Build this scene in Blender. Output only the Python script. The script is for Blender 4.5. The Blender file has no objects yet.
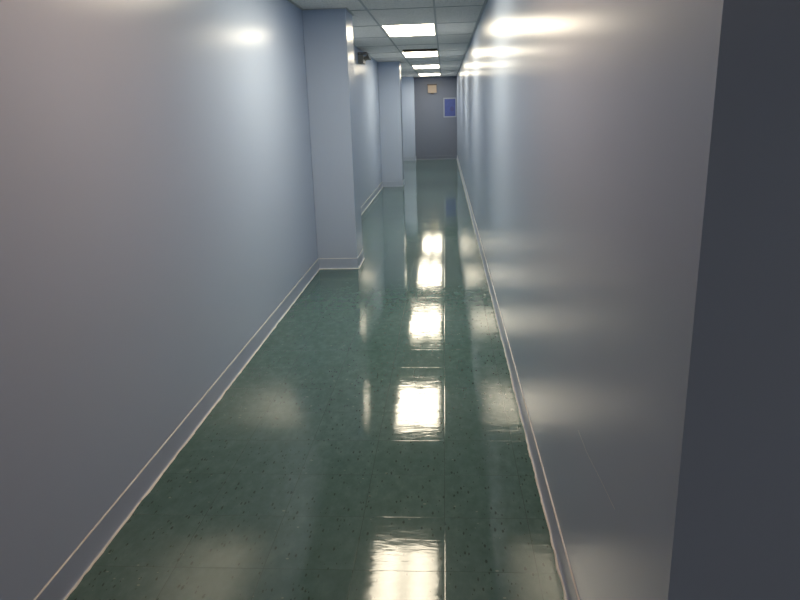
import bpy, bmesh, math, random
from mathutils import Vector, Matrix, noise
random.seed(7)
C = bpy.context.scene
COL = C.collection

# ------------------------------------------------------------------ measures (metres)
CAM_Z = 1.4745
CEIL = 2.336
XL, XR = -1.234, 0.373          # corridor side walls
LX0, LX1 = -0.676, -0.076       # the row of light troffers
YC = 1.0                        # where the right wall ends
YE = 20.55                      # end wall
PITCH = 3.62                    # light spacing = three ceiling tiles
TILE = PITCH / 3
LY = [4.09 + PITCH * k for k in range(5)]
P1 = (6.34, 6.80, -0.851)
P2 = (13.42, 13.90, -0.829)
P3 = (20.25, YE, -0.851)
XO, YB = 2.6, -3.2              # open area behind the camera

# ------------------------------------------------------------------ node helpers
class N:
    def __init__(s, name):
        s.m = bpy.data.materials.new(name); s.m.use_nodes = True
        s.t = s.m.node_tree; s.t.nodes.clear()
        s.out = s.t.nodes.new('ShaderNodeOutputMaterial')
    def n(s, kind, **kw):
        x = s.t.nodes.new(kind)
        for k, v in kw.items():
            if k.startswith('i_'):
                key = k[2:]
                key = int(key) if key.isdigit() else key.replace('_', ' ')
                if hasattr(v, 'is_output'): s.t.links.new(v, x.inputs[key])
                else: x.inputs[key].default_value = v
            else: setattr(x, k, v)
        return x
    def math(s, op, a, b=None, c=None, clamp=False):
        x = s.n('ShaderNodeMath', operation=op); x.use_clamp = clamp
        for i, v in enumerate((a, b, c)):
            if v is None: continue
            if hasattr(v, 'is_output'): s.t.links.new(v, x.inputs[i])
            else: x.inputs[i].default_value = v
        return x.outputs[0]
    def pos(s):
        return s.n('ShaderNodeNewGeometry').outputs['Position']
    def scaled(s, vec, sc, off=(0, 0, 0)):
        return s.n('ShaderNodeMapping', i_Vector=vec, i_Scale=sc, i_Location=off).outputs[0]
    def noise(s, vec, scale, detail=3, rough=.5):
        return s.n('ShaderNodeTexNoise', i_Vector=vec, i_Scale=scale, i_Detail=detail, i_Roughness=rough).outputs['Fac']
    def ramp(s, fac, stops, interp='LINEAR'):
        r = s.n('ShaderNodeValToRGB', i_Fac=fac); cr = r.color_ramp; cr.interpolation = interp
        while len(cr.elements) < len(stops): cr.elements.new(.5)
        for e, (p, c) in zip(cr.elements, stops):
            e.position = p; e.color = (*c, 1) if len(c) == 3 else c
        return r.outputs['Color']
    def mix(s, fac, a, b, mode='MIX'):
        x = s.n('ShaderNodeMix', data_type='RGBA', blend_type=mode)
        for k, v in ((0, fac), (6, a), (7, b)):
            if hasattr(v, 'is_output'): s.t.links.new(v, x.inputs[k])
            else: x.inputs[k].default_value = v if k == 0 else (*v, 1)
        return x.outputs[2]
    def done(s, col, rough, normal=None, metal=0, ior=1.5, spec=.5, **kw):
        b = s.n('ShaderNodeBsdfPrincipled')
        for k, v in (('Base Color', col), ('Roughness', rough), ('Metallic', metal), ('IOR', ior), ('Specular IOR Level', spec), *kw.items()):
            if hasattr(v, 'is_output'): s.t.links.new(v, b.inputs[k])
            else: b.inputs[k].default_value = (*v, 1) if isinstance(v, tuple) and len(v) == 3 else v
        if normal is not None: s.t.links.new(normal, b.inputs['Normal'])
        s.t.links.new(b.outputs[0], s.out.inputs[0])
        s.b = b
        return s.m

WALL = dict(rough=.30, rough2=.0, aniso=0.0)

def wall_mat(name, col, rough=.245, var=0, bump=False, spec=.5, ior=1.29):
    k = N(name); p = k.pos()
    n1 = k.noise(k.scaled(p, (1, 1, .35)), 1.3, 4)
    c = k.mix(k.math('MULTIPLY', n1, 1.0), tuple(x * (1 - var) for x in col), tuple(min(1, x * (1 + var)) for x in col))
    # roller texture: faint upright laps
    laps = k.noise(k.scaled(p, (1, 1, .04)), 26, 3, .6)
    h = k.math('MULTIPLY', laps, .00010)
    bp = k.n('ShaderNodeBump', i_Strength=1.0, i_Distance=1.0, i_Height=h).outputs[0]
    r = k.math('ADD', k.math('MULTIPLY', k.noise(p, 5, 3), .08), rough - .04)
    return k.done(c if var else col, rough, bp if bump else None, spec=spec, ior=ior)

BLUE = (.375, .455, .60)
m_wall = wall_mat('blue_wall_paint', BLUE)
m_end = wall_mat('mauve_grey_wall_paint', (.15, .18, .25), rough=.35)
m_base = wall_mat('painted_cove_base', tuple(x * .90 for x in BLUE), rough=.33)

def plain(name, col, rough, metal=0, bump=0, bscale=80, var=.06):
    k = N(name); p = k.pos()
    n1 = k.noise(p, 14, 4)
    c = k.mix(n1, tuple(x * (1 - var) for x in col), tuple(min(1, x * (1 + var)) for x in col))
    bp = None
    if bump:
        bp = k.n('ShaderNodeBump', i_Strength=1.0, i_Distance=bump, i_Height=k.noise(p, bscale, 3)).outputs[0]
    return k.done(c, rough, bp, metal)

m_bead = plain('whitish_sealant', (.62, .63, .60), .45, bump=.002, bscale=120, var=.2)
m_edge = plain('pale_edge_highlight', (.52, .53, .52), .4, var=.1)  # paler colour imitates the highlight along the rounded base edge
m_bar = plain('grey_ceiling_grid', (.42, .42, .41), .5, var=.1)
m_frame = plain('white_enamel_metal', (.70, .70, .67), .35)
m_dark = plain('dark_brown_metal', (.055, .034, .02), .6)
m_grey = plain('grey_brown_plastic', (.24, .23, .21), .5)
m_pale = plain('pale_plastic', (.6, .6, .58), .3)
m_beige = plain('beige_enamel', (.36, .30, .25), .45, bump=.0006)
m_brown = plain('brown_trim', (.10, .08, .075), .5)
m_scr = plain('scuffed_paint', (.40, .41, .43), .5)
m_paper = plain('pale_poster_border', (.26, .31, .40), .4)

# ceiling tiles: fissured mineral fibre
k = N('mineral_ceiling_tile'); p = k.pos()
tx = k.math('FLOOR', k.math('DIVIDE', k.math('SUBTRACT', k.n('ShaderNodeSeparateXYZ', i_Vector=p).outputs[0], LX0), .6))
ty = k.math('FLOOR', k.math('DIVIDE', k.math('SUBTRACT', k.n('ShaderNodeSeparateXYZ', i_Vector=p).outputs[1], LY[0]), TILE))
cv = k.n('ShaderNodeCombineXYZ', i_0=tx, i_1=ty).outputs[0]
wn = k.n('ShaderNodeTexWhiteNoise', noise_dimensions='3D', i_Vector=cv).outputs['Value']
pits = k.ramp(k.noise(p, 90, 3, .7), [(.36, (.45,) * 3), (.46, (1,) * 3)])
c = k.mix(wn, (.84, .81, .77), (.90, .87, .83))
c = k.mix(1.0, c, pits, 'MULTIPLY')
bp = k.n('ShaderNodeBump', i_Strength=.6, i_Distance=.002, i_Height=pits).outputs[0]
m_tile = k.done(c, .9, bp, spec=.2)

# floor: glossy green vinyl tiles with flecks, waxed
k = N('waxed_green_vinyl_tile'); p = k.pos()
sp = k.n('ShaderNodeSeparateXYZ', i_Vector=p)
T = .3045
u = k.math('DIVIDE', k.math('ADD', sp.outputs[0], .015), T)
v = k.math('DIVIDE', k.math('SUBTRACT', sp.outputs[1], 3.125 - 20 * T), T)
iu, iv = k.math('FLOOR', u), k.math('FLOOR', v)
fu, fv = k.math('SUBTRACT', u, iu), k.math('SUBTRACT', v, iv)
cell = k.n('ShaderNodeCombineXYZ', i_0=iu, i_1=iv).outputs[0]
wn = k.n('ShaderNodeTexWhiteNoise', noise_dimensions='3D', i_Vector=cell)
ws = k.n('ShaderNodeSeparateColor', i_Color=wn.outputs['Color'])
def edge(f): return k.math('MINIMUM', f, k.math('SUBTRACT', 1, f))
eu, ev = edge(fu), edge(fv)
joint = k.math('LESS_THAN', k.math('MINIMUM', eu, ev), .003)
# flecks, a little stretched, direction set by the tile
warp = k.n('ShaderNodeVectorMath', operation='ADD', i_0=p, i_1=k.n('ShaderNodeVectorMath', operation='SCALE', i_0=wn.outputs['Color'], i_Scale=9.0).outputs[0]).outputs[0]
base = k.ramp(k.noise(k.scaled(warp, (1, .55, 1)), 24, 5, .65), [(.30, (.048, .102, .094)), (.50, (.060, .118, .110)), (.72, (.080, .144, .136))])
vd = k.n('ShaderNodeTexVoronoi', feature='F1', i_Vector=k.scaled(warp, (1, .38, 1)), i_Scale=72, i_Randomness=1.0)
sel = k.n('ShaderNodeSeparateColor', i_Color=vd.outputs['Color'])
dsize = k.math('MULTIPLY', k.math('MULTIPLY', sel.outputs[0], k.noise(warp, 260, 2)), .60)
dark = k.math('MULTIPLY', k.math('LESS_THAN', vd.outputs['Distance'], dsize), k.math('GREATER_THAN', sel.outputs[1], .35))
vl = k.n('ShaderNodeTexVoronoi', feature='F1', i_Vector=k.scaled(warp, (.7, 1, 1), (3, 1, 0)), i_Scale=34, i_Randomness=1.0)
sl = k.n('ShaderNodeSeparateColor', i_Color=vl.outputs['Color'])
light = k.math('MULTIPLY', k.math('LESS_THAN', vl.outputs['Distance'], k.math('MULTIPLY', sl.outputs[0], .16)), k.math('GREATER_THAN', sl.outputs[1], .7))
c = k.mix(k.math('MULTIPLY', ws.outputs[2], .5), base, k.mix(1.0, base, (1.18, 1.12, 1.1), 'MULTIPLY'))
c = k.mix(k.math('MULTIPLY', dark, .7), c, (.012, .022, .018))
c = k.mix(k.math('MULTIPLY', light, .45), c, (.24, .30, .24))
c = k.mix(k.math('MULTIPLY', joint, .6), c, (.02, .035, .03))
# relief: each tile sits a hair out of level, wax ripples, sunk joints
t1 = k.math('MULTIPLY', k.math('SUBTRACT', ws.outputs[0], .5), fu)
t2 = k.math('MULTIPLY', k.math('SUBTRACT', ws.outputs[1], .5), fv)
tilt = k.math('MULTIPLY', k.math('ADD', t1, t2), .0018)
rip = k.math('MULTIPLY', k.noise(k.scaled(p, (.45, 1.5, 1)), 13, 3, .6), .0006)
fine = k.math('MULTIPLY', k.noise(p, 70, 2, .5), .00003)
big = k.math('MULTIPLY', k.noise(p, 2.3, 2, .5), .0004)
groove = k.math('MULTIPLY', k.math('MINIMUM', k.math('MULTIPLY', k.math('MINIMUM', eu, ev), 120), 1.0), .00007)
h = k.math('ADD', k.math('ADD', tilt, rip), k.math('ADD', k.math('ADD', fine, big), groove))
bp = k.n('ShaderNodeBump', i_Strength=1.0, i_Distance=1.0, i_Height=h).outputs[0]
r = k.math('ADD', .035, k.math('MULTIPLY', k.noise(p, 3.2, 4, .6), .07))
m_floor = k.done(c, r, bp, ior=1.46)

def lamp_mat(name, col, strength):
    k = N(name)
    tc = k.n('ShaderNodeTexCoord').outputs['Object']
    x = k.n('ShaderNodeSeparateXYZ', i_Vector=tc).outputs[0]
    w = k.math('ADD', k.math('MULTIPLY', k.math('COSINE', k.math('MULTIPLY', x, 2 * math.pi / .26)), -.18), .86)  # two tubes behind the lens
    return k.done((.8, .8, .76), .35, **{'Emission Color': col, 'Emission Strength': k.math('MULTIPLY', w, strength)})
m_lamp = lamp_mat('lit_prismatic_lens', (1.0, .875, .66), 21.5)
m_fill_warm = lamp_mat('added_warm_fill_lens', (1.0, .62, .40), 8.5)  # lens of the added fill lamp, coloured to tint nearby walls
m_fill_dim = lamp_mat('added_dim_fill_lens', (1.0, .80, .66), 9.0)

k = N('blue_poster_print'); tc = k.n('ShaderNodeTexCoord').outputs['Object']
s_ = k.n('ShaderNodeSeparateXYZ', i_Vector=tc)
c = k.mix(k.noise(tc, 14, 3), (.035, .060, .24), (.06, .095, .33))
c = k.mix(k.math('MULTIPLY', k.math('LESS_THAN', k.n('ShaderNodeVectorMath', operation='LENGTH', i_0=k.scaled(tc, (1, 0, .8), (-.06, 0, .03))).outputs['Value'], .055), .5), c, (.05, .04, .14))
m_poster = k.done(c, .35)

# ------------------------------------------------------------------ mesh helpers
def box(bm, x0, x1, y0, y1, z0, z1):
    vs = [bm.verts.new((x, y, z)) for x in (x0, x1) for y in (y0, y1) for z in (z0, z1)]
    for f in ((0, 1, 3, 2), (4, 6, 7, 5), (0, 4, 5, 1), (2, 3, 7, 6), (0, 2, 6, 4), (1, 5, 7, 3)):
        bm.faces.new([vs[i] for i in f])
def cyl(bm, r, d, mat, seg=24, r2=None):
    bmesh.ops.create_cone(bm, cap_ends=True, segments=seg, radius1=r, radius2=r if r2 is None else r2, depth=d, matrix=mat)
def link(name, bm, mat, parent=None, loc=(0, 0, 0), bevel=0, smooth=False):
    bmesh.ops.recalc_face_normals(bm, faces=bm.faces)
    me = bpy.data.meshes.new(name); bm.to_mesh(me); bm.free()
    me.materials.append(mat)
    if smooth:
        for f in me.polygons: f.use_smooth = True
    o = bpy.data.objects.new(name, me); COL.objects.link(o); o.location = loc
    if parent: o.parent = parent
    if bevel:
        b = o.modifiers.new('bevel', 'BEVEL'); b.width = bevel; b.segments = 3; b.limit_method = 'ANGLE'
    return o
def empty(name, label, cat, loc, group=None):
    o = bpy.data.objects.new(name, None); COL.objects.link(o); o.location = loc
    o.empty_display_size = .1
    o['label'] = label; o['category'] = cat
    if group: o['group'] = group
    return o
def struct(o, label, cat):
    o['kind'] = 'structure'; o['label'] = label; o['category'] = cat
    return o
def one(name, dims, mat, **kw):
    bm = bmesh.new(); box(bm, *dims); return link(name, bm, mat, **kw)

# ------------------------------------------------------------------ shell
struct(one('floor', (XL - .1, XO + .1, YB - .1, YE + .1, -.06, 0), m_floor),
       'glossy dark green vinyl tile floor with flecks and light reflections', 'floor')
struct(one('wall_left', (XL - .1, XL, YB - .1, YE + .1, 0, CEIL), m_wall),
       'long pale blue wall of the corridor with pillars standing against it', 'wall')
wr = struct(one('wall_right', (XR, XR + .1, YC + .1, YE + .1, 0, CEIL), m_wall),
       'long unbroken pale blue wall mirroring the ceiling lights, opposite the pillars', 'wall')
struct(one('wall_near', (XR, XO, YC, YC + .1, 0, CEIL), m_wall),
       'shaded dark grey wall face around the near corner', 'wall')
struct(one('wall_side', (XO, XO + .1, YB, YC + .1, 0, CEIL), m_wall), 'side wall of the open area before the corridor', 'wall')
struct(one('wall_back', (XL, XO, YB - .1, YB, 0, CEIL), m_wall), 'back wall of the open area before the corridor', 'wall')
struct(one('wall_end', (XL, XR, YE, YE + .1, 0, CEIL), m_end),
       'mauve grey wall closing the far end of the corridor', 'wall')
for (y0, y1, x1), lab in ((P1, 'nearest pale blue pillar, widest in view, jutting from the left wall'),
                          (P2, 'middle pale blue pillar, halfway down the corridor'),
                          (P3, 'farthest blue pillar, narrow, touching the mauve end wall')):
    struct(one('pillar', (XL, x1, y0, y1, 0, CEIL), m_wall, bevel=.006), lab, 'pillar')

# right wall scratch: a fine pale scuff
bm = bmesh.new()
pts = [(1.79, .574), (1.66, .570), (1.50, .585), (1.36, .594)]
for (a, za), (b, zb) in zip(pts, pts[1:]):
    vs = [bm.verts.new((XR - .0004, a, za)), bm.verts.new((XR - .0004, b, zb)), bm.verts.new((XR - .0004, b, zb + .0011)), bm.verts.new((XR - .0004, a, za + .0011))]
    bm.faces.new(vs)
sc = link('scratch', bm, m_scr, parent=wr)
md = sc.modifiers.new('solid', 'SOLIDIFY'); md.thickness = .0003; md.offset = 0
sc['label'] = 'fine pale scratch'

# ceiling tiles (light and vent bays left open) + grid as its part
VENT_Y = (10.90, 11.24)
xs = [XL, LX0, LX1, XR]
j0 = math.floor((YB - LY[0]) / TILE)
ys = [YB] + [LY[0] + TILE * j for j in range(j0 + 1, 100) if LY[0] + TILE * j < YE] + [YE]
WARM_Y = (LY[0] - 2 * TILE + .0, LY[0] - TILE)
def is_light(y): return any(abs(y - l) < .05 for l in LY) or abs(y - WARM_Y[0]) < .05
bm = bmesh.new(); gb = bmesh.new()
for a, b in zip(ys, ys[1:]):
    for i in range(3):
        if i == 1 and is_light(a): continue
        if i == 1 and a < VENT_Y[0] < b:
            box(bm, xs[i] + .002, xs[i+1] - .002, a + .002, VENT_Y[0], CEIL, CEIL + .016)
            box(bm, xs[i] + .002, xs[i+1] - .002, VENT_Y[1], b - .002, CEIL, CEIL + .016)
            box(bm, xs[i] + .002, LX0 + .04, VENT_Y[0], VENT_Y[1], CEIL, CEIL + .016)
            continue
        box(bm, xs[i] + .002, xs[i+1] - .002, a + .002, b - .002, CEIL, CEIL + .016)
    if a < YC:                       # open area ceiling
        b2 = min(b, YC + .1)
        x = XR
        while x < XO - .01:
            box(bm, x + .002, min(x + .6, XO) - .002, a + .002, b2 - .002, CEIL, CEIL + .016); x += .6
box(bm, XL - .1, XO + .1, YB - .1, YE + .1, CEIL + .18, CEIL + .22)       # slab above the tiles
ce = struct(link('ceiling', bm, m_tile), 'suspended ceiling of grey white mineral tiles above the corridor', 'ceiling')
G = .009
for y in ys[1:-1]:
    box(gb, XL, XR, y - G, y + G, CEIL - .004, CEIL + .004)
for x in (LX0, LX1):
    box(gb, x - G, x + G, YB, YE, CEIL - .005, CEIL + .003)
E_ = .02
def trim_run(bm2, a, b):
    x0, x1 = sorted((a[0], b[0])); y0, y1 = sorted((a[1], b[1]))
    if x1 - x0 < .001: x1 = x0 + E_
    if y1 - y0 < .001: y1 = y0 + E_
    box(bm2, x0, x1, y0, y1, CEIL - .004, CEIL)
trim_run(gb, (XL, YB), (XL, P1[0]))
trim_run(gb, (XL, P1[0] - E_), (P1[2] + E_, P1[0] - E_)); trim_run(gb, (P1[2], P1[0]), (P1[2], P1[1]))
trim_run(gb, (XL, P1[1]), (P1[2] + E_, P1[1])); trim_run(gb, (XL, P1[1]), (XL, P2[0]))
trim_run(gb, (XL, P2[0] - E_), (P2[2] + E_, P2[0] - E_)); trim_run(gb, (P2[2], P2[0]), (P2[2], P2[1]))
trim_run(gb, (XL, P2[1]), (XL, YE)); trim_run(gb, (XL, YE - E_), (XR, YE - E_))
trim_run(gb, (XR - E_, YC), (XR - E_, YE))
link('ceiling_grid', gb, m_bar, parent=ce)

# ------------------------------------------------------------------ cove base
PROF = [(0, 0), (.0115, 0), (.0115, .0015), (.0075, .006), (.0055, .014), (.0048, .03), (.0048, .096), (.0035, .1005), (0, .101)]
def sweep(path, prof, jit=0, step=None, side=1):
    """sweep a (out, up) profile along a floor path; side=1 puts it on the path's right."""
    pts = [Vector((*q, 0)) for q in path]
    dirs = [(b - a).normalized() for a, b in zip(pts, pts[1:])]
    st = []
    for i, q in enumerate(pts):
        n = [Vector((d.y, -d.x, 0)) * side for d in (dirs[max(i-1, 0)], dirs[min(i, len(dirs)-1)])]
        m = (n[0] + n[1]).normalized(); m /= max(.2, m.dot(n[0]))
        st.append((q, m))
        if step and i < len(dirs):
            L = (pts[i+1] - q).length; c = int(L / step)
            for j in range(1, c):
                st.append((q + dirs[i] * (L * j / c), n[1]))
    bm = bmesh.new(); rings = []
    for q, m in st:
        e = 1.0
        if jit: e = 1 + jit * (noise.noise(Vector((q.x * 9, q.y * 9, side))) + .7 * noise.noise(Vector((q.x * 31, q.y * 31, 5))))
        rings.append([bm.verts.new((q.x + m.x * o * e, q.y + m.y * o * e, z * (e if jit else 1))) for o, z in prof])
    K = len(prof)
    for a, b in zip(rings, rings[1:]):
        for i in range(K):
            bm.faces.new((a[i], a[(i+1) % K], b[(i+1) % K], b[i]))
    bm.faces.new(rings[0]); bm.faces.new(list(reversed(rings[-1])))
    return bm
def base(name, label, path, upto=None):
    o = struct(link(name, sweep(path, PROF), m_base), label, 'baseboard')
    path = path[:upto]
    link('sealant_bead', sweep(path, [(.008, 0), (.0165, 0), (.0150, .0030), (.0105, .0055)], jit=.28, step=.03), m_bead, parent=o)['label'] = 'whitish uneven sealant line'
    link('top_edge', sweep(path, [(0, .1005), (.0049, .0995), (.0052, .1012), (.0028, .1030), (0, .1034)], jit=0), m_edge, parent=o)['label'] = 'top edge with painted pale highlight'
    return o
base('baseboard_left', 'painted cove base along the left wall, wrapping the pillars',
     [(XL, YB), (XL, P1[0]), (P1[2], P1[0]), (P1[2], P1[1]), (XL, P1[1]), (XL, P2[0]), (P2[2], P2[0]), (P2[2], P2[1]), (XL, P2[1]), (XL, P3[0]), (P3[2], P3[0]), (P3[2], YE)], upto=6)
base('baseboard_right', 'painted cove base along the unbroken right wall', [(XR, YE), (XR, YC), (XO, YC)])
struct(link('baseboard_end', sweep([(P3[2] + .02, YE), (XR - .02, YE)], PROF), m_end), 'thin cove base along the mauve end wall', 'baseboard')

# ------------------------------------------------------------------ ceiling lights
def make_light(label, loc, mat, group):
    t = empty('ceiling_light', label, 'ceiling light', loc, group)
    w, l = .30 - G, TILE / 2 - G
    bm = bmesh.new()
    f = .016
    box(bm, -w, -w + f, -l, l, -.003, .012); box(bm, w - f, w, -l, l, -.003, .012)
    box(bm, -w + f, w - f, -l, -l + f, -.003, .012); box(bm, -w + f, w - f, l - f, l, -.003, .012)
    link('frame', bm, m_frame, parent=t)
    bm = bmesh.new()
    box(bm, -w + .001, w - .001, -l + .001, l - .001, .012, .085)
    # only the shell of the housing
    link('housing', bm, m_frame, parent=t)
    bm = bmesh.new(); box(bm, -w + f, w - f, -l + f, l - f, .001, .006)
    link('diffuser', bm, mat, parent=t)['label'] = 'glowing white lens'
    return t
names = ['bright ceiling light before the first pillar, mirrored lowest on the glossy floor',
         'bright rectangular ceiling light, largest one visible, first in the row',
         'bright ceiling light second in the row, just behind the dark vent',
         'bright ceiling light third in the row, between two others',
         'bright ceiling light smallest in view, closest to the end wall']
for y, lab in zip(LY, names):
    make_light(lab, ((LX0 + LX1) / 2, y + TILE / 2, CEIL), m_lamp, 'ceiling lights down the corridor')
make_light('added unseen warm fill light over the start of the corridor', ((LX0 + LX1) / 2, sum(WARM_Y) / 2, CEIL), m_fill_warm, 'ceiling lights down the corridor')  # added out of view to warm the near walls

make_light('added unseen dim fill light over the open area outside the corridor', (1.3, -1.4, CEIL - .02), m_fill_dim, 'ceiling lights down the corridor')  # unseen fill, added to brighten the wall face around the near corner

# dark slot vent ahead of the second light
t = empty('ceiling_vent', 'narrow dark brown slot vent in the ceiling before the second light', 'vent', ((LX0 + LX1) / 2 + .02, sum(VENT_Y) / 2, CEIL))
w, l = .262, (VENT_Y[1] - VENT_Y[0]) / 2
bm = bmesh.new()
for a in ((-w, w, -l, -l + .015), (-w, w, l - .015, l), (-w, -w + .015, -l + .015, l - .015), (w - .015, w, -l + .015, l - .015)):
    box(bm, *a, -.015, .010)
link('frame', bm, m_dark, parent=t)
bm = bmesh.new()
for i in range(6):
    y = -l + .03 + i * (2 * l - .06) / 5
    box(bm, -w + .015, w - .015, y - .004, y + .004, -.016, .012)
link('slat', bm, m_dark, parent=t)
link('duct', (lambda b: (box(b, -w + .002, w - .002, -l + .002, l - .002, .013, .08), b)[1])(bmesh.new()), m_dark, parent=t)

# ------------------------------------------------------------------ emergency light on the left wall, half hidden by the first pillar
t = empty('emergency_light', 'grey brown emergency light unit high on left wall behind the first pillar', 'emergency light', (XL, 10.45, CEIL - .16))
bm = bmesh.new(); box(bm, 0, .075, -.15, .15, -.05, .06)
link('housing', bm, m_grey, parent=t, bevel=.008)
bm = bmesh.new(); box(bm, 0, .13, -.16, .16, .085, .10); box(bm, 0, .02, -.16, .16, .06, .085)
link('bracket', bm, m_brown, parent=t)
for s in (-1, 1):
    M = Matrix.Translation((.115, s * .085, .03)) @ Matrix.Rotation(math.radians(70), 4, 'Y')
    bm = bmesh.new(); cyl(bm, .022, .06, M @ Matrix.Translation((0, 0, -.02))); cyl(bm, .024, .04, M @ Matrix.Translation((0, 0, .02)), r2=.045)
    hd = link('lamp_head', bm, m_grey, parent=t)
    bm = bmesh.new(); cyl(bm, .040, .006, M @ Matrix.Translation((0, 0, .043)))
    link('lens', bm, m_pale, parent=hd)

# ------------------------------------------------------------------ beige box and blue poster on the end wall
t = empty('wall_box', 'small beige box with dark top mounted high on the end wall', 'wall box', (-.335, YE, CAM_Z + .53))
bm = bmesh.new(); box(bm, -.125, .125, -.085, 0, -.115, .095); link('housing', bm, m_beige, parent=t, bevel=.006)
bm = bmesh.new(); box(bm, -.145, .135, -.10, 0, .095, .125); link('cap', bm, m_brown, parent=t, bevel=.003)['label'] = 'dark brown cap'
bm = bmesh.new(); box(bm, -.10, .10, -.090, -.0851, -.085, .065); link('cover', bm, m_beige, parent=t)
bm = bmesh.new()
box(bm, -.045, .045, -.07, -.02, -.14, -.115)
link('conduit_fitting', bm, m_brown, parent=t)

t = empty('poster', 'upright blue poster with pale border on the end wall beside the right wall', 'poster', (.172, YE, CAM_Z - .008))
bm = bmesh.new(); box(bm, -.188, .188, -.008, 0, -.275, .275); link('backing', bm, m_paper, parent=t)
bm = bmesh.new(); box(bm, -.158, .158, -.011, -.0081, -.243, .243); link('print', bm, m_poster, parent=t)

# ------------------------------------------------------------------ world and camera
w = bpy.data.worlds.new('world'); C.world = w; w.use_nodes = True
w.node_tree.nodes['Background'].inputs[0].default_value = (.5, .55, .6, 1)
w.node_tree.nodes['Background'].inputs[1].default_value = .05

f, pi, ya, ro = 675.9178, .2756, .0709, -.0305
F = Vector((-math.sin(ya) * math.cos(pi), math.cos(ya) * math.cos(pi), -math.sin(pi)))
R = Vector((math.cos(ya), math.sin(ya), 0)); U = R.cross(F)
R2 = R * math.cos(ro) + U * math.sin(ro); U2 = -R * math.sin(ro) + U * math.cos(ro)
cd = bpy.data.cameras.new('camera'); cam = bpy.data.objects.new('camera', cd); COL.objects.link(cam)
M = Matrix((R2, U2, -F)).transposed().to_4x4(); M.translation = (0, 0, CAM_Z)
cam.matrix_world = M
cd.sensor_width = 36; cd.lens = f * 36 / 800; cd.clip_start = .05
C.camera = cam
vs = C.view_settings
vs.view_transform = 'Standard'; vs.look = 'None'; vs.exposure = .1; vs.gamma = 1; vs.use_curve_mapping = False
C.cycles.max_bounces = 12; C.cycles.diffuse_bounces = 8; C.cycles.glossy_bounces = 6
